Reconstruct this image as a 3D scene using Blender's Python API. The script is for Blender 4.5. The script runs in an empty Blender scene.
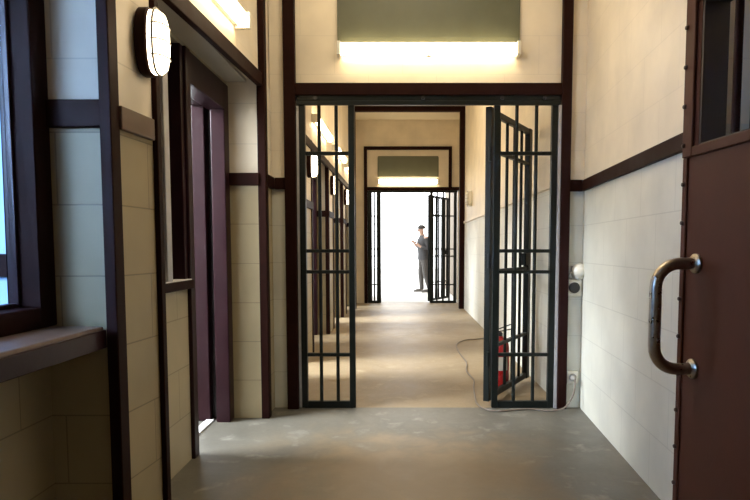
import bpy, bmesh, math, random
from mathutils import Vector, Matrix
random.seed(7)
S = bpy.context.scene
COL = S.collection
PI = math.pi

# ------------------------------------------------------------------ materials
def mat(name, rgb, rough=.5, metal=0., spec=.5):
    m = bpy.data.materials.new(name); m.use_nodes = True
    b = m.node_tree.nodes['Principled BSDF']
    b.inputs['Base Color'].default_value = (*rgb, 1)
    b.inputs['Roughness'].default_value = rough
    b.inputs['Metallic'].default_value = metal
    b.inputs['Specular IOR Level'].default_value = spec
    return m

def nodes(m): return m.node_tree.nodes, m.node_tree.links, m.node_tree.nodes['Principled BSDF']

def mottled(name, a, b, scale=4., rough=.5, bump=.05, metal=0., rvar=.12, spec=.5):
    m = mat(name, a, rough, metal, spec); N, L, B = nodes(m)
    g = N.new('ShaderNodeNewGeometry')
    n = N.new('ShaderNodeTexNoise'); n.inputs['Scale'].default_value = scale
    n.inputs['Detail'].default_value = 6; n.inputs['Roughness'].default_value = .62
    L.new(g.outputs['Position'], n.inputs['Vector'])
    r = N.new('ShaderNodeValToRGB')
    r.color_ramp.elements[0].position = .32; r.color_ramp.elements[1].position = .7
    r.color_ramp.elements[0].color = (*a, 1); r.color_ramp.elements[1].color = (*b, 1)
    L.new(n.outputs['Fac'], r.inputs['Fac']); L.new(r.outputs['Color'], B.inputs['Base Color'])
    mr = N.new('ShaderNodeMapRange'); mr.inputs['To Min'].default_value = max(.03, rough - rvar); mr.inputs['To Max'].default_value = min(1, rough + rvar)
    L.new(n.outputs['Fac'], mr.inputs['Value']); L.new(mr.outputs['Result'], B.inputs['Roughness'])
    if bump:
        bp = N.new('ShaderNodeBump'); bp.inputs['Strength'].default_value = bump; bp.inputs['Distance'].default_value = .02
        L.new(n.outputs['Fac'], bp.inputs['Height']); L.new(bp.outputs['Normal'], B.inputs['Normal'])
    return m

def block_wall(name, up, low, bh=.26, bw=.47, mortar=.004, zsplit=1.59, jstr=.28):
    """painted concrete blockwork, two paint colours meeting under the dado rail"""
    m = mat(name, up, .5); N, L, B = nodes(m)
    g = N.new('ShaderNodeNewGeometry'); sp = N.new('ShaderNodeSeparateXYZ'); L.new(g.outputs['Position'], sp.inputs[0])
    ad = N.new('ShaderNodeMath'); ad.operation = 'ADD'; L.new(sp.outputs[0], ad.inputs[0]); L.new(sp.outputs[1], ad.inputs[1])
    cb = N.new('ShaderNodeCombineXYZ'); L.new(ad.outputs[0], cb.inputs[0]); L.new(sp.outputs[2], cb.inputs[1])
    br = N.new('ShaderNodeTexBrick'); L.new(cb.outputs[0], br.inputs['Vector'])
    br.inputs['Scale'].default_value = 1; br.inputs['Brick Width'].default_value = bw; br.inputs['Row Height'].default_value = bh
    br.inputs['Mortar Size'].default_value = mortar; br.inputs['Mortar Smooth'].default_value = .7; br.offset = .5
    st = N.new('ShaderNodeMath'); st.operation = 'GREATER_THAN'; st.inputs[1].default_value = zsplit; L.new(sp.outputs[2], st.inputs[0])
    mx = N.new('ShaderNodeMix'); mx.data_type = 'RGBA'; L.new(st.outputs[0], mx.inputs[0])
    mx.inputs[6].default_value = (*low, 1); mx.inputs[7].default_value = (*up, 1)
    # grime and brush marks
    n = N.new('ShaderNodeTexNoise'); n.inputs['Scale'].default_value = 3.2; n.inputs['Detail'].default_value = 6; L.new(g.outputs['Position'], n.inputs['Vector'])
    mr = N.new('ShaderNodeMapRange'); mr.inputs['From Min'].default_value = .3; mr.inputs['From Max'].default_value = .7
    mr.inputs['To Min'].default_value = .86; mr.inputs['To Max'].default_value = 1.04; L.new(n.outputs['Fac'], mr.inputs['Value'])
    # faint joints in the upper plaster, clear ones below
    js = N.new('ShaderNodeMapRange'); js.inputs['To Min'].default_value = jstr; js.inputs['To Max'].default_value = jstr * .45; L.new(st.outputs[0], js.inputs['Value'])
    jm = N.new('ShaderNodeMath'); jm.operation = 'MULTIPLY'; L.new(br.outputs['Fac'], jm.inputs[0]); L.new(js.outputs[0], jm.inputs[1])
    inv = N.new('ShaderNodeMath'); inv.operation = 'SUBTRACT'; inv.inputs[0].default_value = 1; L.new(jm.outputs[0], inv.inputs[1])
    mul = N.new('ShaderNodeMath'); mul.operation = 'MULTIPLY'; L.new(inv.outputs[0], mul.inputs[0]); L.new(mr.outputs[0], mul.inputs[1])
    vm = N.new('ShaderNodeVectorMath'); vm.operation = 'SCALE'; L.new(mx.outputs[2], vm.inputs[0]); L.new(mul.outputs[0], vm.inputs['Scale'])
    L.new(vm.outputs[0], B.inputs['Base Color'])
    n2 = N.new('ShaderNodeTexNoise'); n2.inputs['Scale'].default_value = 60; n2.inputs['Detail'].default_value = 3; L.new(g.outputs['Position'], n2.inputs['Vector'])
    hm = N.new('ShaderNodeMath'); hm.operation = 'MULTIPLY_ADD'; hm.inputs[1].default_value = .12; L.new(n2.outputs['Fac'], hm.inputs[0]); L.new(inv.outputs[0], hm.inputs[2])
    bp = N.new('ShaderNodeBump'); bp.inputs['Strength'].default_value = .22; bp.inputs['Distance'].default_value = .005
    L.new(hm.outputs[0], bp.inputs['Height']); L.new(bp.outputs['Normal'], B.inputs['Normal'])
    return m

def emit(name, rgb, strength):
    m = mat(name, rgb, .4); b = m.node_tree.nodes['Principled BSDF']
    b.inputs['Emission Color'].default_value = (*rgb, 1); b.inputs['Emission Strength'].default_value = strength
    return m

def floor_mat(name, a, b, c, rough, warm_sheen=None):
    m = mat(name, a, rough); N, L, B = nodes(m)
    g = N.new('ShaderNodeNewGeometry')
    def noise(s, d, dist=0.):
        n = N.new('ShaderNodeTexNoise'); n.inputs['Scale'].default_value = s; n.inputs['Detail'].default_value = d
        n.inputs['Distortion'].default_value = dist; n.inputs['Roughness'].default_value = .6
        L.new(g.outputs['Position'], n.inputs['Vector']); return n
    n1 = noise(1.1, 5, .6); n2 = noise(5.5, 8, .3); n3 = noise(45, 4)
    r1 = N.new('ShaderNodeValToRGB'); e = r1.color_ramp.elements
    e[0].position = .36; e[1].position = .66; e[0].color = (*a, 1); e[1].color = (*b, 1)
    L.new(n1.outputs['Fac'], r1.inputs['Fac'])
    r2 = N.new('ShaderNodeValToRGB'); e = r2.color_ramp.elements; e[0].position = .56; e[1].position = .72
    e[0].color = (0, 0, 0, 1); e[1].color = (.75, .75, .75, 1); L.new(n2.outputs['Fac'], r2.inputs['Fac'])
    mx = N.new('ShaderNodeMix'); mx.data_type = 'RGBA'; L.new(r2.outputs['Color'], mx.inputs[0]); L.new(r1.outputs['Color'], mx.inputs[6]); mx.inputs[7].default_value = (*c, 1)
    mr = N.new('ShaderNodeMapRange'); mr.inputs['To Min'].default_value = .82; mr.inputs['To Max'].default_value = 1.18; L.new(n3.outputs['Fac'], mr.inputs['Value'])
    vm = N.new('ShaderNodeVectorMath'); vm.operation = 'SCALE'; L.new(mx.outputs[2], vm.inputs[0]); L.new(mr.outputs[0], vm.inputs['Scale'])
    if warm_sheen:  # tan band along mid floor paints in the warm reflected sheen
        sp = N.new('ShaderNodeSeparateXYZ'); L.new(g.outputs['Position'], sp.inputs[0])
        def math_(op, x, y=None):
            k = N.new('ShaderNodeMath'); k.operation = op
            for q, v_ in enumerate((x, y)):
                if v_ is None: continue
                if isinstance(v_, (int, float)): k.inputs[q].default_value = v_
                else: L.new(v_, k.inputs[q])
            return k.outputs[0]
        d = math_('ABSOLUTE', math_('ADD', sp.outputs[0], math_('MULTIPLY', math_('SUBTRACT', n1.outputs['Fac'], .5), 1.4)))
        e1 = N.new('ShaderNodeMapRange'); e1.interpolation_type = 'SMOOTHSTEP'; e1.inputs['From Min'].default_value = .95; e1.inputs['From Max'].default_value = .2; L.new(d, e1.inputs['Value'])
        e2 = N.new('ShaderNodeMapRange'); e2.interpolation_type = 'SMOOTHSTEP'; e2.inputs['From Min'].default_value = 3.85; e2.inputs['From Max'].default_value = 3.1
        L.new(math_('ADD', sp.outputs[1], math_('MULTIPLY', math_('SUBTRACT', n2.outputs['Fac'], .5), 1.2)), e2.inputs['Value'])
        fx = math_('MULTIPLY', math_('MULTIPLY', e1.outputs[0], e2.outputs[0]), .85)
        m2 = N.new('ShaderNodeMix'); m2.data_type = 'RGBA'; L.new(fx, m2.inputs[0]); L.new(vm.outputs[0], m2.inputs[6]); m2.inputs[7].default_value = (*warm_sheen, 1)
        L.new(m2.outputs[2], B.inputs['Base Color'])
    else: L.new(vm.outputs[0], B.inputs['Base Color'])
    rr = N.new('ShaderNodeMapRange'); rr.inputs['To Min'].default_value = rough - .12; rr.inputs['To Max'].default_value = rough + .18
    L.new(n2.outputs['Fac'], rr.inputs['Value']); L.new(rr.outputs[0], B.inputs['Roughness'])
    bp = N.new('ShaderNodeBump'); bp.inputs['Strength'].default_value = .12; bp.inputs['Distance'].default_value = .01
    L.new(n2.outputs['Fac'], bp.inputs['Height']); L.new(bp.outputs['Normal'], B.inputs['Normal'])
    return m

M = {}
M['wall'] = block_wall('two_tone_blockwork_paint', (.80, .715, .57), (.66, .66, .585), jstr=.17)
M['wallplain'] = block_wall('upper_plaster_paint', (.78, .69, .55), (.78, .69, .55), jstr=.14)
M['lower'] = block_wall('tan_block_paint', (.46, .395, .26), (.46, .395, .26), jstr=.35)
M['wallleft'] = block_wall('tan_two_tone_blockwork', (.78, .70, .56), (.385, .315, .185), jstr=.42)
M['porch'] = mottled('porch_render', (.17, .13, .09), (.22, .17, .12), 2., .8, .04)
M['cellwhite'] = mottled('cell_white_paint', (.7, .72, .74), (.8, .82, .84), 2., .6, .02)
M['booth'] = mottled('booth_blue_paint', (.35, .5, .72), (.42, .58, .8), 2., .6, .02)
M['ceil'] = mottled('ceiling_paint', (.72, .66, .52), (.78, .71, .57), 2.5, .6, .03)
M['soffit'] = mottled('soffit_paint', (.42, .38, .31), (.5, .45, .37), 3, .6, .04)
M['trim'] = mottled('oxblood_gloss_paint', (.014, .0044, .0033), (.021, .0066, .0048), 9, .52, .05, spec=.06)
M['dado'] = mottled('lamp_gloss_trim_paint', (.085, .047, .030), (.115, .064, .042), 9, .38, .05)  # pier rail only: lamp gloss put into a lighter trim colour
M['purple'] = mottled('aubergine_gloss_paint', (.0165, .0045, .0070), (.024, .0072, .0100), 6, .34, .05, spec=.2)
M['door'] = mottled('brown_steel_paint', (.056, .0165, .0085), (.072, .0222, .0115), 5, .5, .06, spec=.14)
M['doordark'] = mottled('door_reveal_paint', (.018, .010, .009), (.026, .013, .011), 8, .4, .05)
M['gate'] = mottled('dark_green_steel_paint', (.0055, .0075, .0068), (.009, .012, .011), 14, .4, .06, spec=.22)
M['strip'] = mottled('pale_metal_and_glint', (.42, .42, .44), (.55, .55, .57), 10, .35, .03, .3)
M['green'] = mottled('olive_panel', (.085, .090, .055), (.10, .106, .066), 5, .45, .02)
M['shelf'] = mottled('worn_brown_wood', (.10, .060, .045), (.22, .155, .12), 7, .42, .08)
M['steel'] = mottled('brushed_steel', (.30, .265, .22), (.42, .375, .31), 30, .3, .03, 1.)
M['rivet'] = mat('rivet_paint', (.035, .014, .012), .4)
M['white'] = mottled('white_plastic', (.7, .68, .6), (.78, .76, .68), 6, .4, .01)
M['black'] = mat('black_plastic', (.012, .012, .013), .4)
M['grey'] = mottled('grey_plastic', (.22, .21, .19), (.3, .29, .26), 10, .45, .02)
M['cord'] = mottled('grey_cord_rubber', (.13, .10, .08), (.17, .135, .105), 20, .5, .02)
M['red'] = mottled('red_enamel', (.36, .012, .012), (.44, .02, .018), 6, .28, .02)
M['paper'] = mottled('cream_label', (.65, .62, .52), (.72, .69, .58), 10, .5, 0)
M['tube'] = emit('warm_tube_glow', (1., .81, .52), 13.5)
M['lens'] = emit('lamp_lens_glow', (1., .80, .54), 8.5)
M['lensoff'] = mottled('frosted_lens', (.72, .70, .64), (.8, .78, .7), 4, .3, 0)
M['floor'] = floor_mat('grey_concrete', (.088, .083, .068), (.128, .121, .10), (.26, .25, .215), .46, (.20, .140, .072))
M['floor2'] = floor_mat('tan_concrete', (.20, .145, .078), (.275, .208, .122), (.35, .285, .19), .5)
M['yard'] = mottled('pale_yard_concrete', (.6, .58, .54), (.68, .66, .62), 1.2, .8, .04)
M['daylit'] = mottled('daylit_white', (.75, .76, .78), (.82, .83, .85), 8, .4, .02)  # white that stands for daylight on door thresholds and hatch sills
M['skin'] = mottled('skin', (.42, .26, .19), (.48, .30, .22), 20, .5, 0)
M['hair'] = mottled('dark_hair', (.02, .016, .013), (.035, .027, .02), 40, .6, .1)
M['shirt'] = mottled('dark_grey_shirt', (.045, .045, .05), (.065, .065, .07), 30, .8, .1)
M['trouser'] = mottled('grey_trousers', (.075, .07, .068), (.1, .095, .09), 30, .8, .1)
M['shoe'] = mottled('grey_shoe_leather', (.10, .095, .09), (.14, .13, .12), 20, .6, .05)

gl = bpy.data.materials.new('window_glass'); gl.use_nodes = True; M['glass'] = gl
b_ = gl.node_tree.nodes['Principled BSDF']; b_.inputs['Transmission Weight'].default_value = 1; b_.inputs['Roughness'].default_value = .02
b_.inputs['IOR'].default_value = 1.1; b_.inputs['Base Color'].default_value = (.9, .95, 1, 1)

# ------------------------------------------------------------------ mesh helpers
class MB:
    def __init__(s): s.bm = bmesh.new()
    def box(s, x0, x1, y0, y1, z0, z1):
        v = [s.bm.verts.new(p) for p in ((x0,y0,z0),(x1,y0,z0),(x1,y1,z0),(x0,y1,z0),(x0,y0,z1),(x1,y0,z1),(x1,y1,z1),(x0,y1,z1))]
        for f in ((0,3,2,1),(4,5,6,7),(0,1,5,4),(1,2,6,5),(2,3,7,6),(3,0,4,7)): s.bm.faces.new([v[i] for i in f])
        return s
    def prism(s, poly, z0, z1):
        a = [s.bm.verts.new((x, y, z0)) for x, y in poly]; b = [s.bm.verts.new((x, y, z1)) for x, y in poly]
        n = len(poly)
        s.bm.faces.new(a[::-1]); s.bm.faces.new(b)
        for i in range(n): s.bm.faces.new((a[i], a[(i+1)%n], b[(i+1)%n], b[i]))
        return s
    def beam(s, p, q, w, h, up=(0,0,1)):
        """box of section w x h swept from p to q"""
        p, q = Vector(p), Vector(q); d = (q-p).normalized(); u = Vector(up)
        sd = d.cross(u).normalized(); u = sd.cross(d).normalized()
        v = []
        for c in (p, q):
            for a, b in ((-1,-1),(1,-1),(1,1),(-1,1)): v.append(s.bm.verts.new(c + sd*(a*w/2) + u*(b*h/2)))
        for f in ((0,1,2,3),(7,6,5,4),(0,4,5,1),(1,5,6,2),(2,6,7,3),(3,7,4,0)): s.bm.faces.new([v[i] for i in f])
        return s
    def ring_stack(s, rings, cap=True):
        vs = [[s.bm.verts.new(p) for p in r] for r in rings]; n = len(vs[0])
        for a, b in zip(vs, vs[1:]):
            for i in range(n): s.bm.faces.new((a[i], a[(i+1)%n], b[(i+1)%n], b[i]))
        if cap: s.bm.faces.new(vs[0][::-1]); s.bm.faces.new(vs[-1])
        return s
    def tube(s, pts, r, n=10, closed=False):
        pts = [Vector(p) for p in pts]; m = len(pts); rings = []
        prev = None
        for i, p in enumerate(pts):
            a = pts[i-1] if (i or closed) else p; b = pts[(i+1) % m] if (i < m-1 or closed) else p
            t = (b-a).normalized()
            if prev is None:
                ref = Vector((0,0,1)) if abs(t.z) < .9 else Vector((1,0,0)); nx = t.cross(ref).normalized()
            else: nx = (prev - t*prev.dot(t)).normalized()
            prev = nx; ny = t.cross(nx)
            rr = r[i] if isinstance(r, (list, tuple)) else r
            rings.append([p + nx*(rr*math.cos(2*PI*k/n)) + ny*(rr*math.sin(2*PI*k/n)) for k in range(n)])
        if closed: rings.append(rings[0]); return s.ring_stack(rings, False)
        return s.ring_stack(rings)
    def lathe(s, prof, n=24, c=(0,0,0), axis='z'):
        rings = []
        for r, h in prof:
            ring = []
            for k in range(n):
                a = 2*PI*k/n; p = (r*math.cos(a), r*math.sin(a), h)
                if axis == 'x': p = (h, p[0], p[1])
                elif axis == 'y': p = (p[0], h, p[1])
                ring.append(Vector(p) + Vector(c))
            rings.append(ring)
        return s.ring_stack(rings)
    def build(s, name, m, parent=None, smooth=False, bevel=0., loc=None):
        bmesh.ops.remove_doubles(s.bm, verts=s.bm.verts, dist=1e-6)
        bmesh.ops.recalc_face_normals(s.bm, faces=s.bm.faces)
        me = bpy.data.meshes.new(name); s.bm.to_mesh(me); s.bm.free()
        me.materials.append(m)
        if smooth:
            for p in me.polygons: p.use_smooth = True
        o = bpy.data.objects.new(name, me); COL.objects.link(o)
        if loc is not None: o.location = loc
        if parent is not None: o.parent = parent
        if smooth:
            md = o.modifiers.new('split', 'EDGE_SPLIT'); md.split_angle = math.radians(42)
        if bevel:
            md = o.modifiers.new('bevel', 'BEVEL'); md.width = bevel; md.segments = 2; md.limit_method = 'ANGLE'
        return o

def empty(name, loc=(0,0,0), rz=0.):
    o = bpy.data.objects.new(name, None); COL.objects.link(o); o.location = loc; o.rotation_euler = (0,0,rz); o.empty_display_size = .1
    return o
def tag(o, label, cat, group=None):
    o['label'] = label; o['category'] = cat
    if group: o['group'] = group
    return o
def struct(o, label=None):
    o['kind'] = 'structure'
    if label: o['label'] = label
    return o
def copy_tree(o, parent=None):
    c = o.copy(); COL.objects.link(c)
    if parent is not None: c.parent = parent
    for ch in list(o.children): copy_tree(ch, c)
    return c
ntrim = [0]
def trim(mb, label=None, m=None, bevel=.004):
    ntrim[0] += 1
    o = mb.build('trim_%d' % ntrim[0], m or M['trim'], bevel=bevel); return struct(o, label)

H_CEIL = 3.75
DZ0, DZ1 = 1.552, 1.632            # dado rail
YG = 4.24                          # plane of the near gate
YE = 12.45                         # plane of the far gate
SOF = 2.235                        # height of soffits over the recesses

# ------------------------------------------------------------------ floors, ceiling
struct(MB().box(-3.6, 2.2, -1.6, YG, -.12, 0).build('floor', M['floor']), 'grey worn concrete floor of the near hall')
struct(MB().box(-3.6, 2.2, YG, YE + .2, -.12, .0).build('floor_corridor', M['floor2']), 'tan concrete floor of the corridor beyond the gate')
struct(MB().box(-14, 14, YE + .2, 34, -.14, -.02).build('yard_ground', M['yard']), 'bright pale concrete ground outside the far gate')
struct(MB().box(1.17, 1.35, YE + .11, 17.2, 0, 3.2).build('wall_porch_right', M['porch']), 'brown wall of the porch outside the far gate')
struct(MB().box(-1.05, -.88, YE + .11, 14.6, 0, 3.2).build('wall_porch_left', M['porch']))
struct(MB().box(-3.6, 2.2, -1.6, YE + .2, H_CEIL, H_CEIL + .15).build('ceiling', M['ceil']))

# ------------------------------------------------------------------ right side walls
struct(MB().prism([(1.268, YG + .11), (1.140, 2.2), (1.48, 2.2), (1.48, YG + .11)], 0, H_CEIL).build('wall_right', M['wall']),
       'two tone blockwork wall right of the near hall')
struct(MB().box(1.40, 1.55, -1.6, 2.2, 0, H_CEIL).build('wall_right_alcove', M['wall']), 'wall of the shallow alcove behind the steel door')
struct(MB().box(1.13, 1.48, YG + .11, YE, 0, H_CEIL).build('wall_right_corridor', M['wall']), 'two tone wall along the right of the corridor')
struct(MB().box(-3.6, 1.55, -1.75, -1.6, 0, H_CEIL).build('wall_back', M['wall']))
# dado rails on the right
trim(MB().prism([(1.266, YG - .0), (1.142, 2.2), (1.118, 2.2), (1.240, YG - .0)], DZ0 - .012, DZ1 - .018), 'dark brown dado rail along the right hall wall')
trim(MB().box(1.108, 1.13, YG + .13, 11.3, 1.60, 1.64), 'cream rounded dado ledge along the right corridor wall', M['wallplain'])

# ------------------------------------------------------------------ portals (near and far): wall over the gate, dark frame, lintel
def portal(y, xl0, xl1, xr0, xr1, zl0, zl1, ztop0, ztop1, wl, wr, label):
    """dark frame with posts xl0..xl1 and xr0..xr1, lintel zl0..zl1, top rail; wall between, left to wl and right to wr"""
    return (MB().box(wl, xl1 - .01, y, y + .11, 0, H_CEIL), MB().box(xr0 + .01, wr, y, y + .11, 0, H_CEIL),
            MB().box(xl1 - .01, xr0 + .01, y, y + .11, zl0 + .01, H_CEIL))
def portal_walls(w, name, m):
    for q, mb in zip(('left', 'right', 'above'), w): struct(mb.build('wall_%s_%s' % (name, q), m))
w = portal(YG, -.827, -.748, 1.084, 1.152, 2.185, 2.268, 3.10, 3.17, -.93, 1.30, 'near')
portal_walls(w, 'gate', M['wall'])
trim(MB().box(-.827, -.748, YG - .05, YG + .12, 0, 3.17), 'dark post left of the near gate')
trim(MB().box(1.086, 1.152, YG - .05, YG + .12, 0, 3.17), 'dark post right of the near gate')
trim(MB().box(-.748, 1.086, YG - .045, YG + .02, 2.190, 2.272), 'dark lintel board over the near gate')
trim(MB().box(-.748, 1.086, YG - .045, YG + .02, 3.10, 3.17), 'dark rail above the olive panel')
trim(MB().box(1.152, 1.245, YG - .025, YG + .01, DZ0 - .015, DZ1 - .015), 'short dark dado rail right of the near gate')
trim(MB().box(-.90, -.827, YG - .025, YG + .01, DZ0, DZ1), 'short dark dado rail left of the near gate')

# end of the corridor
YP = 11.3
w = portal(YE, -.80, -.745, 1.10, 1.14, 2.31, 2.40, 0, 0, -1.3, 1.45, 'far')
portal_walls(w, 'end', M['wallplain'])
trim(MB().box(-.82, -.755, YE - .05, YE + .1, 0, 3.21), 'dark left post of the far gate surround')
trim(MB().box(.915, .98, YE - .05, YE + .02, 2.36, 3.21), 'dark right side of the frame above the far gate')
trim(MB().box(-.755, .915, YE - .05, YE + .02, 3.145, 3.21), 'dark top rail of the frame above the far gate')
trim(MB().box(-.755, 1.13, YE - .05, YE + .02, 2.325, 2.39), 'dark lintel over the far gate')
trim(MB().box(1.035, 1.13, YP - .06, YP + .06, 0, 3.66), 'dark post of the arch across the corridor on the right')
trim(MB().box(-1.0, -.90, YP - .06, YP + .06, 0, 3.66), 'dark post of the arch across the corridor on the left')
trim(MB().box(-1.0, 1.13, YP - .06, YP + .06, 3.66, H_CEIL), 'dark beam of the arch across the corridor')

# ------------------------------------------------------------------ left side: piers, recesses, doors
XR = -1.152                                        # face of the recess walls
bays = [(2.50, 3.97), (4.62, 5.95), (6.50, 7.93), (8.50, 9.85), (10.40, 11.75)]
piers = [(2.20, 2.50), (3.97, 4.62), (5.95, 6.50), (7.93, 8.50), (9.85, 10.40), (11.75, 12.45)]
def xp(y): return -1.02 + (y - 2.2) * .045 if y < 4.3 else -.985 - (y-4.3)*.004
# continuous upper wall over the recesses (its underside is the soffit)
struct(MB().prism([(-1.5, 2.5), (-1.012, 2.5), (-.935, 4.10), (-.935, YG+.05), (-1.5, YG+.05)], SOF, H_CEIL).build('wall_left_upper', M['wallplain']),
       'cream upper wall above the hatch and doorway on the left')
struct(MB().prism([(-1.5, YG+.11), (-.985, YG+.11), (-1.0, YE), (-1.5, YE)], SOF, H_CEIL).build('wall_left_corridor_upper', M['wallplain']),
       'cream upper wall along the left of the corridor')
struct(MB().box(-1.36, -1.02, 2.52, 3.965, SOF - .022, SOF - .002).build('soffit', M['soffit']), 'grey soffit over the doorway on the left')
# front pier with the booth return face
struct(MB().prism([(-1.385, 2.2), (-1.050, 2.2), (-1.024, 2.5), (-1.385, 2.5)], 0, H_CEIL).build('wall_left_pier', M['wallleft']),
       'blockwork pier carrying the round ended bulkhead lamp')
for i, (a, b) in enumerate(piers[1:]):
    x = -.925 if i == 0 else xp(a)
    yb = YG + .11 if i == 0 else b
    mb = MB().box(-1.36, x, a, yb, 0, SOF)
    if i == 0: mb.box(-1.36, -.985, yb, b, 0, SOF)
    struct(mb.build('wall_left_return', M['wallleft']))
    if i == 0: trim(MB().box(-.94, -.900, a + .06, YG - .02, DZ0, DZ1))
    # dado rail on the return and along the pier, dark corner post
    trim(MB().box(XR, x - .02, a - .022, a + .01, DZ0, DZ1))
    if i: trim(MB().box(x - .01, x + .02, a, b, DZ0, DZ1))
    if i == 0: trim(MB().box(-.955, -.902, a - .012, a + .06, 0, H_CEIL), 'dark corner post left of the near gate')
    else: trim(MB().box(x - .035, x + .015, a - .012, a + .05, 0, SOF + .05))
    if 0 < i < 5: trim(MB().box(x - .035, x + .012, b - .05, b + .01, 0, SOF + .05))
# edge trim under the upper wall
trim(MB().prism([(-1.03, 2.5), (-.995, 2.5), (-.915, 3.96), (-.95, 3.96)], SOF - .05, SOF + .035), 'dark edge board under the left upper wall')
trim(MB().prism([(-1.01, YG+.12), (-.967, YG+.12), (-.983, YP-.07), (-1.02, YP-.07)], SOF - .05, SOF + .035), 'dark edge board along the left corridor wall')
# pier trims
trim(MB().box(-1.082, -1.040, 2.165, 2.235, 0, H_CEIL), 'dark corner post of the pier beside the counter')
trim(MB().prism([(-1.06, 2.23), (-1.030, 2.23), (-1.008, 2.47), (-1.06, 2.47)], DZ0 + .025, DZ1 + .03), 'dado rail with painted lamp sheen on the pier below the bulkhead lamp', M['dado'])
trim(MB().box(-1.06, -1.004, 2.484, 2.525, 0, SOF), 'dark edge post of the pier')
trim(MB().box(-1.30, -1.082, 2.178, 2.21, 1.575, 1.672), 'dark dado rail on the wall above the counter')

def bay(a, dr, n, label, front=False):
    """recess between piers: low wall with closed steel hatch above, then a doorway next to the far return"""
    yd0, yd1 = dr - .715, dr - .07
    w = MB()
    w.box(XR - .16, XR, a, yd0 - .07, 0, .93)                       # wall under the hatch
    w.box(XR - .16, XR, a, dr, 2.19, SOF)
    struct(w.build('wall_left_recess', M['lower'] if front else M['wallleft']), 'block wall under the hatch, ' + label)
    h = empty('service_hatch', (XR - .05, (a + yd0) / 2, .93))
    hy0, hy1 = a - (a+yd0)/2, (yd0 - .07) - (a+yd0)/2
    MB().box(-.04, -.01, hy0, hy1, .03, 1.26).build('hatch_panel', M['purple'], h)
    MB().box(-.055, .085, hy0 + .012, hy1 + .005, .0, .045).build('sill', M['trim'], h, bevel=.004)
    MB().box(-.045, .075, hy0 + .02, hy1, .045, .05).build('sill_glint', M['daylit'], h)  # white top paints the bright reflection along the dark sill
    MB().box(-.012, .070, hy0 + .38, hy0 + .44, .05, 1.26).build('edge_strip', M['strip'], h, bevel=.003)  # frame edge; its pale colour carries the bright reflection on it
    for q0, q1 in ((hy1 - .04, hy1), (hy0, hy0 + .05)): MB().box(-.02, .055, q0, q1, .05, 1.26).build('hatch_jamb', M['purple'], h, bevel=.004)
    tag(h, 'dark purple closed service hatch in the ' + label, 'hatch', 'closed hatches in the left recesses')
    d = empty('door_%d' % n, (XR, dr, 0)); struct(d, 'dark purple door frame of the ' + label)
    y0, y1 = yd0 - dr, yd1 - dr
    MB().box(-.20, .02, y0 - .07, y0, 0, 2.19).build('door_jamb', M['purple'], d, bevel=.005)
    MB().box(-.078, .012, y1 - .03, -.001, 0, 2.19).build('door_jamb', M['purple'], d, bevel=.005)
    MB().box(-.21, -.128, y1 + .0, -.001, 0, 2.19).build('door_jamb', M['purple'], d, bevel=.005)
    MB().box(-.128, -.078, y1 + .064, -.001, 0, 2.19).build('door_rebate', M['doordark'], d)
    MB().box(-.10, .012, y0, y1, 2.02, 2.19).box(-.21, -.145, y0, y1, 2.05, 2.19).build('door_head', M['purple'], d, bevel=.005)
    MB().box(-.155, -.105, y0, y1, .0, .012).build('sunlit_threshold', M['daylit'], d)  # daylight line on the threshold, painted as a white strip
    return d
names = ['near left recess beside the bulkhead lamp', 'first left recess beyond the near gate', 'second left recess beyond the near gate',
         'third left recess beyond the near gate', 'last left recess before the far arch']
for k, (a, dr) in enumerate(bays): bay(a, dr, k + 1, names[k], k == 0)

# bright cells behind the doorways
struct(MB().box(-3.6, -3.45, 2.55, YE, 0, H_CEIL).build('wall_cells_outer', M['cellwhite']))
for yy in (2.5, 4.3, 6.2, 8.2, 10.1, 12.3):
    struct(MB().box(-3.45, -1.40, yy, yy + .1, 0, H_CEIL).build('wall_cell_divider', M['cellwhite']))

# ------------------------------------------------------------------ booth window and counter at far left
XB = -1.312
w = MB().box(XB - .075, XB, -1.6, 2.2, 0, .86).box(XB - .075, XB, -1.6, 2.2, 2.4, H_CEIL).box(XB - .075, XB, -1.6, .5, .86, 2.4).box(XB - .075, XB, 2.15, 2.2, .86, 2.4)
struct(w.build('wall_left', M['wallleft']), 'wall of the booth at far left with the big window')
wn = empty('window_1', (XB, 1.3, .86)); struct(wn, 'dark framed booth window above the brown counter at far left')
f = MB()
f.box(-.074, .035, .80, .90, 0, 1.54).box(-.074, .035, -.8, -.70, 0, 1.54).box(-.074, .035, -.70, .80, 0, .075).box(-.074, .035, -.70, .80, 1.46, 1.54)
f.build('window_frame', M['trim'], wn, bevel=.006)
f = MB().box(-.07, -.035, .788, .80, .075, 1.46).box(-.07, -.035, -.70, -.688, .075, 1.46).box(-.07, -.035, -.688, .788, .075, .09).box(-.07, -.035, -.688, .788, 1.445, 1.46)
f.build('glazing_bead', M['purple'], wn, bevel=.004)
MB().box(-.060, -.055, -.688, .788, .09, 1.445).build('window_pane', M['glass'], wn)
struct(MB().box(-3.6, -1.385, 2.36, 2.46, 0, H_CEIL).build('wall_booth_far', M['booth']))
struct(MB().box(-3.6, -3.5, -1.6, 2.36, 0, H_CEIL).build('wall_booth_outer', M['booth']))
trim(MB().box(-3.5, -1.385, 2.33, 2.37, 1.03, 1.12), 'dark rail inside the booth')
cs = empty('counter_shelf', (XB, 1.3, .785))
MB().box(.002, .222, -1.6, .865, .005, .075).build('worktop', M['shelf'], cs, bevel=.006)
MB().box(.205, .23, -1.6, .868, -.005, .062).build('front_lipping', M['purple'], cs, bevel=.004)
tag(cs, 'worn brown wooden counter shelf under the booth window at far left', 'shelf')

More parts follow.
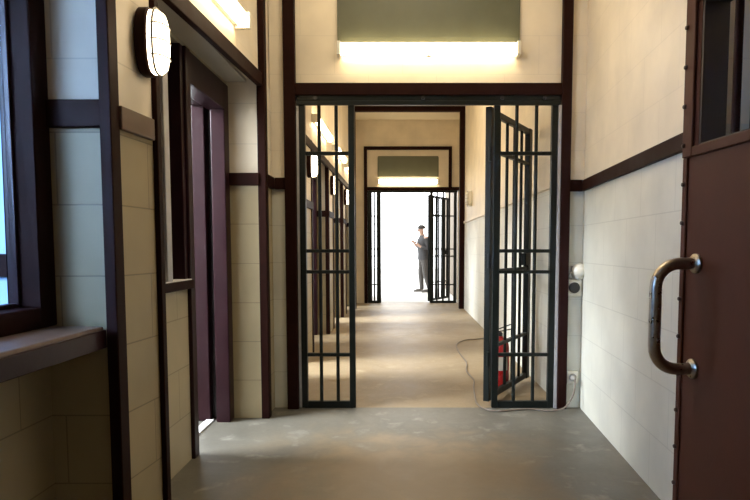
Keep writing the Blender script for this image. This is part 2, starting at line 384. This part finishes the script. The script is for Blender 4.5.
# ------------------------------------------------------------------ barred gates
def bar_panel(parent, x0, x1, zb, zt, bars, rails, y=0., sw=.042, r=.0125, names=('stile', 'bar', 'rail')):
    for x in (x0 + sw/2, x1 - sw/2):
        MB().box(x - sw/2, x + sw/2, y - .022, y + .022, zb, zt).build(names[0], M['gate'], parent, bevel=.003)
    for x in bars: MB().tube([(x, y, zb), (x, y, zt)], r, 10).build(names[1], M['gate'], parent, smooth=True)
    for z, t in rails: MB().box(x0 + sw*.5, x1 - sw*.5, y - .016, y + .016, z - t/2, z + t/2).build(names[2], M['gate'], parent, bevel=.002)
rails = [(.025, .05), (.385, .024), (.975, .024), (1.122, .024), (1.80, .024)]

def gate_frame(loc, xs, zt, label, group, detail=True, fr=(.36, .67), r=.0125, sw=.042):
    """xs: outer left, inner left, inner right, outer right"""
    g = empty('barred_screen', loc)
    a, b, c, d = xs
    bar_panel(g, a, b, .004, zt, [a + (b-a)*f for f in fr], rails, sw=sw, r=r)
    bar_panel(g, c, d, .004, zt, [c + (d-c)*f for f in fr], rails, sw=sw, r=r)
    MB().box(a - .012, d + .012, -.03, .03, zt - .01, zt + .03).build('top_track', M['gate'], g, bevel=.004)
    if detail:
        MB().box(a - .012, d + .012, -.04, -.01, zt - .04, zt - .012).build('track_flange', M['gate'], g, bevel=.003)
        for x in (a + .12, (b + c)/2 - .01, c + .05, d - .1):
            MB().lathe([(.0135, -.012), (.0135, 0), (.009, .004)], 8, (x, -.038, zt + .005), 'y').build('bolt', M['black'], g)
        MB().box(a - .022, a - .001, -.01, .02, 0.004, zt - .04).build('jamb_strip', M['strip'], g)
        MB().box(d + .001, d + .022, -.035, -.005, 0.004, zt - .04).build('jamb_strip', M['strip'], g)
    tag(g, label, 'gate', group); return g
gate_frame((0, YG, 0), (-.728, -.345, .625, 1.066), 2.165, 'dark green barred screen with two fixed side panels around the near gate opening', None)
gate_frame((0, YE, 0), (-.75, -.475, .535, 1.085), 2.29, 'distant dark barred screen standing in the bright exit at the corridor end', None, False, (.27, .5, .73), .018, .06)

def gate_leaf(loc, ang, width, zt, label, nb=4, r=.0125):
    """hinged leaf: local +x runs from the hinge stile to the lock stile"""
    g = empty('barred_gate_leaf', loc, ang)
    rl = [(.06, .045), (.42, .024), (.975, .024), (1.122, .024), (1.84, .024), (zt - .025, .045)]
    bars = [.05 + (width - .1) * (k + 1) / (nb + 1) for k in range(nb)]
    bar_panel(g, .0, width, .035, zt, bars, rl, sw=.07, r=r)
    MB().box(width - .16, width - .03, -.03, .03, 1.0, 1.10).build('lock_box', M['gate'], g, bevel=.004)
    for z in (.35, 1.05, 1.8):
        MB().tube([(-.012, -.02, z - .05), (-.012, -.02, z + .05)], .012, 10).build('hinge', M['gate'], g, smooth=True)
    tag(g, label, 'gate'); return g
gate_leaf((.592, YG + .037, 0), math.atan2(.84, .47), .955, 2.13, 'open dark green barred gate leaf swung back beside the red extinguisher')
gate_leaf((.512, YE + .05, 0), math.radians(61), .97, 2.24, 'open barred gate leaf at the bright far exit beside the man', 5, .018)

# ------------------------------------------------------------------ steel door at right
DA = math.atan2(1.30 - 2.27, 1.135 - 1.055)          # runs from the lock edge (far) towards the camera
sd = empty('steel_cell_door', (1.068, 2.27, 0), DA)  # local +x along the leaf towards the hinge, local -y faces the hall? (checked below)
W = .95
# local frame: x along leaf, y normal. rotated by DA (about -85 deg): local y -> +x world, so the hall side is local -y
def dbox(mb, x0, x1, z0, z1, y0=-.02, y1=.02): return mb.box(x0, x1, y0, y1, z0, z1)
leaf = MB(); wz0, wz1, wx0, wx1 = 1.505, 2.02, .085, .80
dbox(leaf, 0, W, .02, wz0); dbox(leaf, 0, W, wz1, 2.15); dbox(leaf, 0, wx0, wz0, wz1); dbox(leaf, wx1, W, wz0, wz1)
leaf.build('door_plate', M['door'], sd)
st = MB()
st.box(.0, .062, -.032, -.02, wz0 - .03, 2.15).box(.0, .03, -.028, -.02, .02, wz0 - .03)
st.build('edge_strip', M['door'], sd, bevel=.004)
fr = MB().box(wx0 - .03, wx1 + .03, -.03, -.018, wz0 - .03, wz0 + .005).box(wx0 - .03, wx1 + .03, -.03, -.018, wz1, wz1 + .03)
fr.build('window_frame', M['door'], sd, bevel=.003)
rv = MB().box(wx0, wx0 + .012, -.018, .075, wz0, wz1).box(wx1 - .012, wx1, -.018, .075, wz0, wz1).box(wx0, wx1, -.018, .075, wz0, wz0 + .012).box(wx0, wx1, -.018, .075, wz1 - .012, wz1)
rv.build('window_reveal', M['doordark'], sd)
for k in range(6):
    x = wx0 + .165 + .095*k
    MB().tube([(x, .01, wz0), (x, .01, wz1)], .0135, 12).build('window_bar', M['trim'], sd, smooth=True)
for k in range(15):
    z = .1 + k * .142
    MB().lathe([(.0, -.008), (.007, -.006), (.0095, 0), (.0095, .006)], 10, (.012, -.033 if z > wz0 - .03 else -.029, z), 'y').build('rivet', M['rivet'], sd, smooth=True)
hd = empty('handle', (.10, -.02, 0)); hd.parent = sd
pts = []
zt_, zb_, out, rc = 1.087, .703, .150, .085
for k in range(4): pts.append((0, -.0 - (out - rc) * k / 3, zt_))
for k in range(1, 9):
    a = PI/2 * k / 8; pts.append((0, -(out - rc) - rc*math.sin(a), zt_ - rc*(1 - math.cos(a))))
for k in range(1, 4): pts.append((0, -out, zt_ - rc - (zt_ - zb_ - 2*rc) * k / 4))
for k in range(0, 9):
    a = PI/2 * k / 8; pts.append((0, -(out - rc) - rc*math.cos(a), zb_ + rc*(1 - math.sin(a))))
for k in range(1, 4): pts.append((0, -(out - rc) * (3 - k) / 3, zb_))
MB().tube(pts, .0215, 16).build('grip', M['steel'], hd, smooth=True)
for z in (zt_, zb_): MB().lathe([(.036, 0), (.036, -.008), (.03, -.014), (.022, -.017)], 24, (0, 0, z), 'y').build('flange', M['steel'], hd, smooth=True)
for z in (.3, 1.85): MB().tube([(W + .012, -.01, z - .06), (W + .012, -.01, z + .06)], .016, 12).build('hinge', M['rivet'], sd, smooth=True)
tag(sd, 'riveted brown steel cell door with barred window and big pull handle at right', 'door')
trim(MB().box(1.11, 1.40, 1.20, 1.28, 0, 2.4), 'post carrying the hinges of the brown steel door')

# ------------------------------------------------------------------ lamps
def tube_light(L, label, group):
    """wall tube lamp: local +x along the tube, local -y away from the wall, origin at the middle of its base"""
    t = empty('tube_wall_lamp')
    MB().box(-L/2, L/2, -.025, 0, -.03, .045).build('batten', M['white'], t, bevel=.004)
    rings = []
    for x, r in ((-L/2 + .012, .030), (-L/2 + .02, .040), (L/2 - .02, .040), (L/2 - .012, .030)):
        rings.append([(x, -.055 + r*math.cos(2*PI*k/16) * .75, r*math.sin(2*PI*k/16) * 1.1) for k in range(16)])
    MB().ring_stack(rings).build('diffuser', M['tube'], t, smooth=True)
    for s in (-1, 1): MB().box(s*L/2 - .012, s*L/2 + .012, -.09, 0, -.045, .047).build('end_cap', M['white'], t, bevel=.004)
    MB().lathe([(.01, -.052), (.014, -.047), (.014, -.04)], 10, (0, -.055, 0), 'z').build('clip', M['white'], t)
    tag(t, label, 'lamp', group); return t
G1 = 'wall tube lights'
t0 = tube_light(1.22, 'warm glowing tube light under the olive panel above the near gate', G1)
t0.location = (.168, YG - .0, 2.492)
t1 = copy_tree(t0); t1.location = (.085, YE - .0, 2.50); t1['label'] = 'small distant tube light under the olive panel above the far gate'
left_tubes = [(2.90, -.995, 'tube light high on the left wall above the near doorway'),
              (5.15, -.988, 'tube light high on the left corridor wall just behind the near gate'),
              (7.15, -.994, 'tube light high on the left corridor wall seen between the gate bars'),
              (9.05, -.997, 'tube light on the left corridor wall nearest the arch but one'),
              (10.75, -.999, 'tube light on the left corridor wall beside the far arch')]
for y, x, lb in left_tubes:
    t = copy_tree(t0); t.location = (x + (.004), y, 2.53 if y > 4 else 2.43); t.rotation_euler.z = PI/2 - (.048 if y < 4 else 0)
    # local -y must face +x: rotate +90 deg sends -y to +x
    t['label'] = lb

def olive(loc, w, h, label):
    p = empty('olive_panel', loc)
    MB().box(-w/2, w/2, -.018, 0, 0, h).build('panel_board', M['green'], p)
    MB().box(-w/2 - .004, w/2 + .004, -.026, 0, h, h + .018).box(-w/2 - .012, -w/2, -.022, 0, 0, h).box(w/2, w/2 + .012, -.022, 0, 0, h).build('panel_edge', M['green'], p)
    tag(p, label, 'panel', 'olive panels above the gates'); return p
olive((.168, YG, 2.54), 1.225, .46, 'large flat olive green panel above the near tube light')
olive((.085, YE, 2.60), 1.225, .40, 'small distant olive green panel above the far gate')

def oval(a, b, n=36, e=3.2):
    out = []
    for k in range(n):
        t = 2*PI*k/n; c, s_ = math.cos(t), math.sin(t)
        out.append((math.copysign(abs(c)**(2/e), c)*a, math.copysign(abs(s_)**(2/2.2), s_)*b))
    return out
def bulkhead(label, lens=None, base=None):
    """oval lamp: local -y is out of the wall, long axis z"""
    t = empty('oval_wall_lamp')
    def R(a, b, y): return [(u, y, v) for u, v in oval(a, b)]
    MB().ring_stack([R(.062, .125, 0), R(.066, .130, -.006), R(.066, .130, -.040), R(.060, .124, -.046)]).build('base', base or M['trim'], t, smooth=True)
    MB().ring_stack([R(.058, .122, -.04), R(.057, .120, -.07), R(.050, .110, -.088), R(.034, .085, -.098), R(.010, .03, -.101)]).build('lens', lens or M['lens'], t, smooth=True)
    c = MB(); c.tube([(u, -.068, v) for u, v in oval(.061, .125)], .0045, 8, True)
    for z in (-.06, 0, .06):
        c.tube([(-.06, -.06, z), (-.055, -.085, z), (-.03, -.103, z), (0, -.106, z), (.03, -.103, z), (.055, -.085, z), (.06, -.06, z)], .0028, 6)
    c.build('wire_guard', M['grey'], t, smooth=True)
    tag(t, label, 'lamp', 'oval bulkhead lamps'); return t
b0 = bulkhead('glowing oval bulkhead lamp on the pier at upper left')
b0.location = (-1.028, 2.414, 1.945); b0.rotation_euler.z = PI/2 - .04
for y, lb in ((6.22, 'oval bulkhead lamp on the second left pier seen through the gate bars'), (8.22, 'oval bulkhead lamp on the middle left pier down the corridor'),
              (10.12, 'oval bulkhead lamp on the left pier nearest the far arch')):
    c = copy_tree(b0); c.location = (xp(y) + .006, y, 1.99); c.rotation_euler.z = PI/2; c['label'] = lb
rb = bulkhead('small pale unlit bulkhead lamp on the right corridor wall', M['lensoff'], M['white'])
rb.location = (1.13, 10.1, 1.965); rb.rotation_euler.z = -PI/2

# ------------------------------------------------------------------ small fittings right of the near gate
YW = YG
kb = empty('wall_bell', (1.222, YW, .978))
MB().box(-.035, .03, -.012, 0, -.05, .03).build('back_plate', M['grey'], kb, bevel=.003)
MB().lathe([(.004, -.052), (.024, -.046), (.040, -.030), (.044, -.015), (.044, -.010)], 24, (.012, 0, -.0), 'y').build('bell_dome', M['white'], kb, smooth=True)
MB().tube([(-.03, -.02, .0), (-.045, -.03, -.012), (-.042, -.03, -.035)], .006, 8).build('striker', M['grey'], kb, smooth=True)
kb.scale = (1.3, 1.2, 1.3); tag(kb, 'pale round bell on the wall right of the near gate', 'bell')
ks = empty('key_switch', (1.198, YW, .862))
MB().box(-.040, .040, -.022, 0, -.045, .045).build('switch_box', M['white'], ks, bevel=.005)
MB().lathe([(.0, -.034), (.026, -.034), (.030, -.030), (.030, -.02)], 24, (0, 0, .002), 'y').build('dial', M['black'], ks, smooth=True)
ks.scale = (1.3, 1.2, 1.3); tag(ks, 'small box with black round dial below the wall bell', 'switch')
so = empty('wall_socket', (1.198, YW, .222))
MB().box(-.040, .040, -.030, 0, -.045, .045).build('faceplate', M['white'], so, bevel=.006)
MB().lathe([(.027, -.036), (.027, -.029)], 20, (0, 0, .004), 'y').build('socket_ring', M['grey'], so)
tag(so, 'white wall socket near the floor right of the near gate', 'socket')
def spline(pts, n=10):
    out = []; P = [Vector(p) for p in pts]
    for i in range(len(P) - 1):
        p0, p1, p2, p3 = P[max(i-1, 0)], P[i], P[i+1], P[min(i+2, len(P)-1)]
        for k in range(n):
            t = k / n
            out.append(.5*((2*p1) + (p2-p0)*t + (2*p0-5*p1+4*p2-p3)*t*t + (3*p1-p0-3*p2+p3)*t*t*t))
    out.append(P[-1]); return out
cd = empty('extension_cord', (1.18, 4.15, 0))
cp = [(1.198, 4.195, .222), (1.198, 4.15, .215), (1.18, 4.12, .13), (1.12, 4.11, .035), (1.02, 4.13, .008), (.90, 4.17, .008), (.78, 4.15, .008), (.66, 4.12, .008), (.575, 4.17, .008),
      (.535, 4.32, .008), (.545, 4.55, .008), (.57, 4.85, .008), (.60, 5.1, .008), (.58, 5.5, .008), (.62, 5.9, .008), (.60, 6.5, .008), (.62, 7.0, .008), (.75, 7.35, .008), (.93, 7.45, .008), (1.08, 7.6, .008)]
cp = [(x - 1.18, y - 4.15, z) for x, y, z in cp]
MB().tube(spline(cp, 9), .0062, 8).build('cable', M['cord'], cd, smooth=True)
MB().lathe([(.020, -.0), (.020, -.022), (.012, -.035), (.007, -.045)], 16, (.018, .052, .222), 'y').build('plug', M['grey'], cd, smooth=True)
tag(cd, 'thin grey extension cord lying across the gate foot and along the floor', 'cord')

# fire extinguisher
fe = empty('fire_extinguisher', (.78, 4.835, 0))
MB().lathe([(.066, 0), (.072, .006), (.075, .02), (.075, .34), (.068, .375), (.046, .405), (.026, .418), (.024, .43)], 28).build('cylinder', M['red'], fe, smooth=True)
MB().box(-.0765, .0765, -.0765, -.02, .14, .25).bm.free()
lb = MB(); rr = .0757
lb.ring_stack([[(r_*math.cos(a), r_*math.sin(a), z) for a in [(-PI/2 - .8 + 1.6*k/10) for k in range(11)] for r_ in (rr,)] for z in (.16, .27)], False)
lb.build('paper_label', M['paper'], fe)
MB().lathe([(.020, .425), (.022, .43), (.022, .455), (.014, .462)], 14).build('valve', M['black'], fe, smooth=True)
MB().beam((-.02, 0, .465), (.085, 0, .485), .018, .008).beam((-.02, 0, .485), (.085, 0, .525), .018, .008).build('carry_handle', M['black'], fe, bevel=.002)
MB().tube(spline([(-.018, 0, .45), (-.07, -.01, .44), (-.093, -.02, .36), (-.090, -.02, .2), (-.088, -.02, .1)], 6), .009, 8).build('hose', M['black'], fe, smooth=True)
tag(fe, 'red fire extinguisher on the floor behind the open gate leaf', 'fire extinguisher')

# ------------------------------------------------------------------ the man outside the far gate (faces left, looks at a phone)
PX, PY = .50, 15.6
man = empty('person', (PX, PY, -.02), .35)
def skin(name, verts, edges, radii, m, parent, sub=2, root=0):
    me = bpy.data.meshes.new(name); me.from_pydata(verts, edges, []); o = bpy.data.objects.new(name, me); COL.objects.link(o); o.parent = parent
    me.materials.append(m)
    md = o.modifiers.new('skin', 'SKIN'); md.use_smooth_shade = True
    for i, r in enumerate(radii):
        r = r if isinstance(r, tuple) else (r, r); me.skin_vertices[0].data[i].radius = r
        me.skin_vertices[0].data[i].use_root = (i == root)
    s_ = o.modifiers.new('sub', 'SUBSURF'); s_.levels = sub; s_.render_levels = sub
    return o
V = [(0,0,.93), (-.01,0,1.08), (-.02,0,1.24), (-.01,0,1.40), (-.03,0,1.49), (-.055,0,1.56), (-.065,0,1.63), (-.065,0,1.70),        # spine, neck, head
     (0,.09,.90), (-.03,.10,.50), (.0,.10,.09), (-.12,.105,.045),                                                              # left leg (near hip .. toe)
     (.0,-.09,.90), (.02,-.10,.50), (.14,-.11,.10), (.03,-.12,.045),                                                             # right leg, behind
     (.0,.17,1.41), (.03,.21,1.15), (-.14,.15,1.22), (-.22,.12,1.30),                                                            # left arm, forearm raised
     (.0,-.17,1.41), (.04,-.21,1.14), (-.14,-.12,1.20), (-.22,-.06,1.29)]
E = [(0,1),(1,2),(2,3),(3,4),(4,5),(5,6),(6,7),(0,8),(8,9),(9,10),(10,11),(0,12),(12,13),(13,14),(14,15),(3,16),(16,17),(17,18),(18,19),(3,20),(20,21),(21,22),(22,23)]
Rr = [.10,.095,.105,.09,.052,(.062,.06),(.086,.074),(.07,.062), .085,.062,.042,.036, .085,.062,.042,.036, .058,.042,.033,.026, .058,.042,.033,.026]
skin('body', V, E, Rr, M['skin'], man)
# clothes
def loft(mb, rows, n=20):
    """rows: (z, centre x, half depth, half width)"""
    return mb.ring_stack([[(cx + d*math.cos(2*PI*k/n), w*math.sin(2*PI*k/n), z) for k in range(n)] for z, cx, d, w in rows])
sh = loft(MB(), [(.86,.0,.135,.178), (.90,0,.142,.184), (1.02,-.005,.132,.172), (1.15,-.015,.138,.182), (1.28,-.02,.148,.198), (1.37,-.015,.135,.205), (1.43,-.015,.105,.175), (1.47,-.025,.075,.095), (1.49,-.03,.062,.066)])
for sy, q in ((1, [(.0,.165,1.40), (.02,.20,1.27), (.03,.21,1.15), (-.05,.18,1.185), (-.11,.16,1.21)]), (-1, [(.0,-.165,1.40), (.025,-.20,1.27), (.04,-.21,1.14), (-.05,-.165,1.17), (-.11,-.135,1.19)])):
    sh.tube(q, [.068,.062,.060,.052,.046], 12)
sh.build('shirt', M['shirt'], man, smooth=True)
tr = loft(MB(), [(.80,.0,.12,.155), (.88,0,.135,.172), (.99,-.003,.125,.165)])
tr.tube([(0,.085,.86), (-.015,.095,.68), (-.03,.10,.50), (-.01,.10,.28), (.0,.10,.09)], [.092,.085,.072,.066,.060], 14)
tr.tube([(0,-.085,.86), (.01,-.095,.68), (.02,-.10,.50), (.08,-.105,.28), (.14,-.11,.10)], [.092,.085,.072,.066,.060], 14)
tr.build('trousers', M['trouser'], man, smooth=True)
for (x, y) in ((.0,.10), (.14,-.11)):
    MB().ring_stack([[(x - .08 + .155*math.cos(a)*k, y + .05*math.sin(a)*k, z) for a in [2*PI*i/18 for i in range(18)]] for z, k in ((.02,.95),(.045,1.),(.075,.86),(.10,.45))]).build('shoe', M['shoe'], man, smooth=True)
hh = MB()
hh.ring_stack([[(-.058 + k*.104*math.cos(a) + .008, k*.088*math.sin(a), z) for a in [2*PI*i/20 for i in range(20)]] for z, k in ((1.655,.99),(1.70,1.),(1.735,.84),(1.76,.45),(1.766,.1))])
hh.build('hair', M['hair'], man, smooth=True)
MB().ring_stack([[(-.150 - d, yy, zz) for yy, zz in ((-.012*k,1.60),(0,1.596-.004*k),(.012*k,1.60),(0,1.645))] for d, k in ((-.02,1.2),(.004,1.),(.018,.5))]).build('nose', M['skin'], man, smooth=True)
for s in (-1, 1):
    MB().lathe([(.0,-.006),(.010,-.003),(.010,.003),(.0,.006)], 10, (-.142, s*.032, 1.648), 'x').build('eye', M['black'], man)
    MB().lathe([(.008,-.008),(.028,-.006),(.030,.002),(.012,.008)], 12, (-.055, s*.084, 1.625), 'y').build('ear', M['skin'], man, smooth=True)
    hx, hy, hz = -.235, (.12 if s > 0 else -.06), (1.312 if s > 0 else 1.302)
    fv = [(hx + .02, hy, hz - .015), (hx - .035, hy, hz + .02)]; fe_ = [(0,1)]; fr_ = [(.022,.026), (.018,.032)]
    for q, ln in enumerate((.07,.078,.072,.056)):
        yy = hy - .027 + .018*q; b = len(fv)
        fv += [(hx - .045, yy, hz + .03), (hx - .045 - ln*.6, yy, hz + .05), (hx - .04 - ln*.75, yy - s*.01, hz + .075)]
        fe_ += [(1,b),(b,b+1),(b+1,b+2)]; fr_ += [.0095,.0088,.0075]
    b = len(fv); fv += [(hx - .005, hy - s*.035, hz + .02), (hx - .04, hy - s*.05, hz + .05)]; fe_ += [(0,b),(b,b+1)]; fr_ += [.011,.009]
    skin('hand', fv, fe_, fr_, M['skin'], man, 1)
MB().box(-.305,-.255,-.015,.075,1.395,1.405).bm.free()
ph = MB().beam((-.30, .03, 1.36), (-.335, .03, 1.50), .075, .009, (1,0,0)).build('mobile_phone', M['black'], bevel=.003)
ph.location = (PX, PY, -.02); ph.rotation_euler.z = .35
tag(ph, 'small dark phone held up by the man outside', 'phone')
tag(man, 'person in dark shirt and grey trousers looking at a phone outside the far gate', 'person')

# ------------------------------------------------------------------ lights
wd = bpy.data.worlds.new('bright_overcast_sky'); S.world = wd; wd.use_nodes = True
bg = wd.node_tree.nodes['Background']; bg.inputs[0].default_value = (.95, .98, 1, 1); bg.inputs[1].default_value = 5.
def area(name, loc, target, sx, sy, power, rgb, spread=180):
    l = bpy.data.lights.new(name, 'AREA'); l.shape = 'RECTANGLE'; l.size = sx; l.size_y = sy; l.energy = power; l.color = rgb; l.spread = math.radians(spread)
    o = bpy.data.objects.new(name, l); COL.objects.link(o); o.location = loc
    o.rotation_euler = (Vector(target) - Vector(loc)).to_track_quat('-Z', 'Y').to_euler(); return o
for i, (a, dr) in enumerate(bays):
    p = (42, 30, 20, 40, 30)[i]; q = (150, 190, 60, 150, 100)[i]
    area('cell_daylight', (-2.7, dr - 1.15, 2.0), (-1.1, dr - .05, .75), .9, .9, p, (.86, .94, 1.))
    area('cell_window_daylight', (-3.1, dr - .82, 2.7), (0, dr + .0, 0), .8, .7, q, (.90, .95, 1.), 120)
area('booth_daylight', (-2.9, -.3, 2.1), (-1.2, 2.1, 1.35), 1.3, 1.3, 250, (.40, .62, 1.))
area('corridor_ceiling_lamp', (.1, 8.0, 3.72), (.1, 8.0, 0), .3, 2.4, 35, (1., .80, .52))
area('hall_fill_light', (.0, 2.95, 3.7), (.1, 2.95, 0), .3, 1.0, 26, (1., .84, .60))  # unseen fill light, added to brighten the right and gate walls

# ------------------------------------------------------------------ camera
cam = bpy.data.cameras.new('camera'); co = bpy.data.objects.new('camera', cam); COL.objects.link(co)
cam.sensor_width = 36; cam.lens = 600/750*36; cam.shift_x = -29/750; cam.shift_y = 39.96/750; cam.clip_start = .02
co.location = (0, 0, 1.143); co.rotation_euler = (math.radians(86), 0, 0); S.camera = co

vs = S.view_settings; S.display_settings.display_device = 'sRGB'
vs.view_transform = 'Standard'; vs.look = 'None'; vs.gamma = 1; vs.use_curve_mapping = False; vs.exposure = .15
c = S.cycles
c.use_denoising = True; c.max_bounces = 8; c.diffuse_bounces = 5; c.glossy_bounces = 4; c.use_light_tree = True; c.sample_clamp_indirect = 6
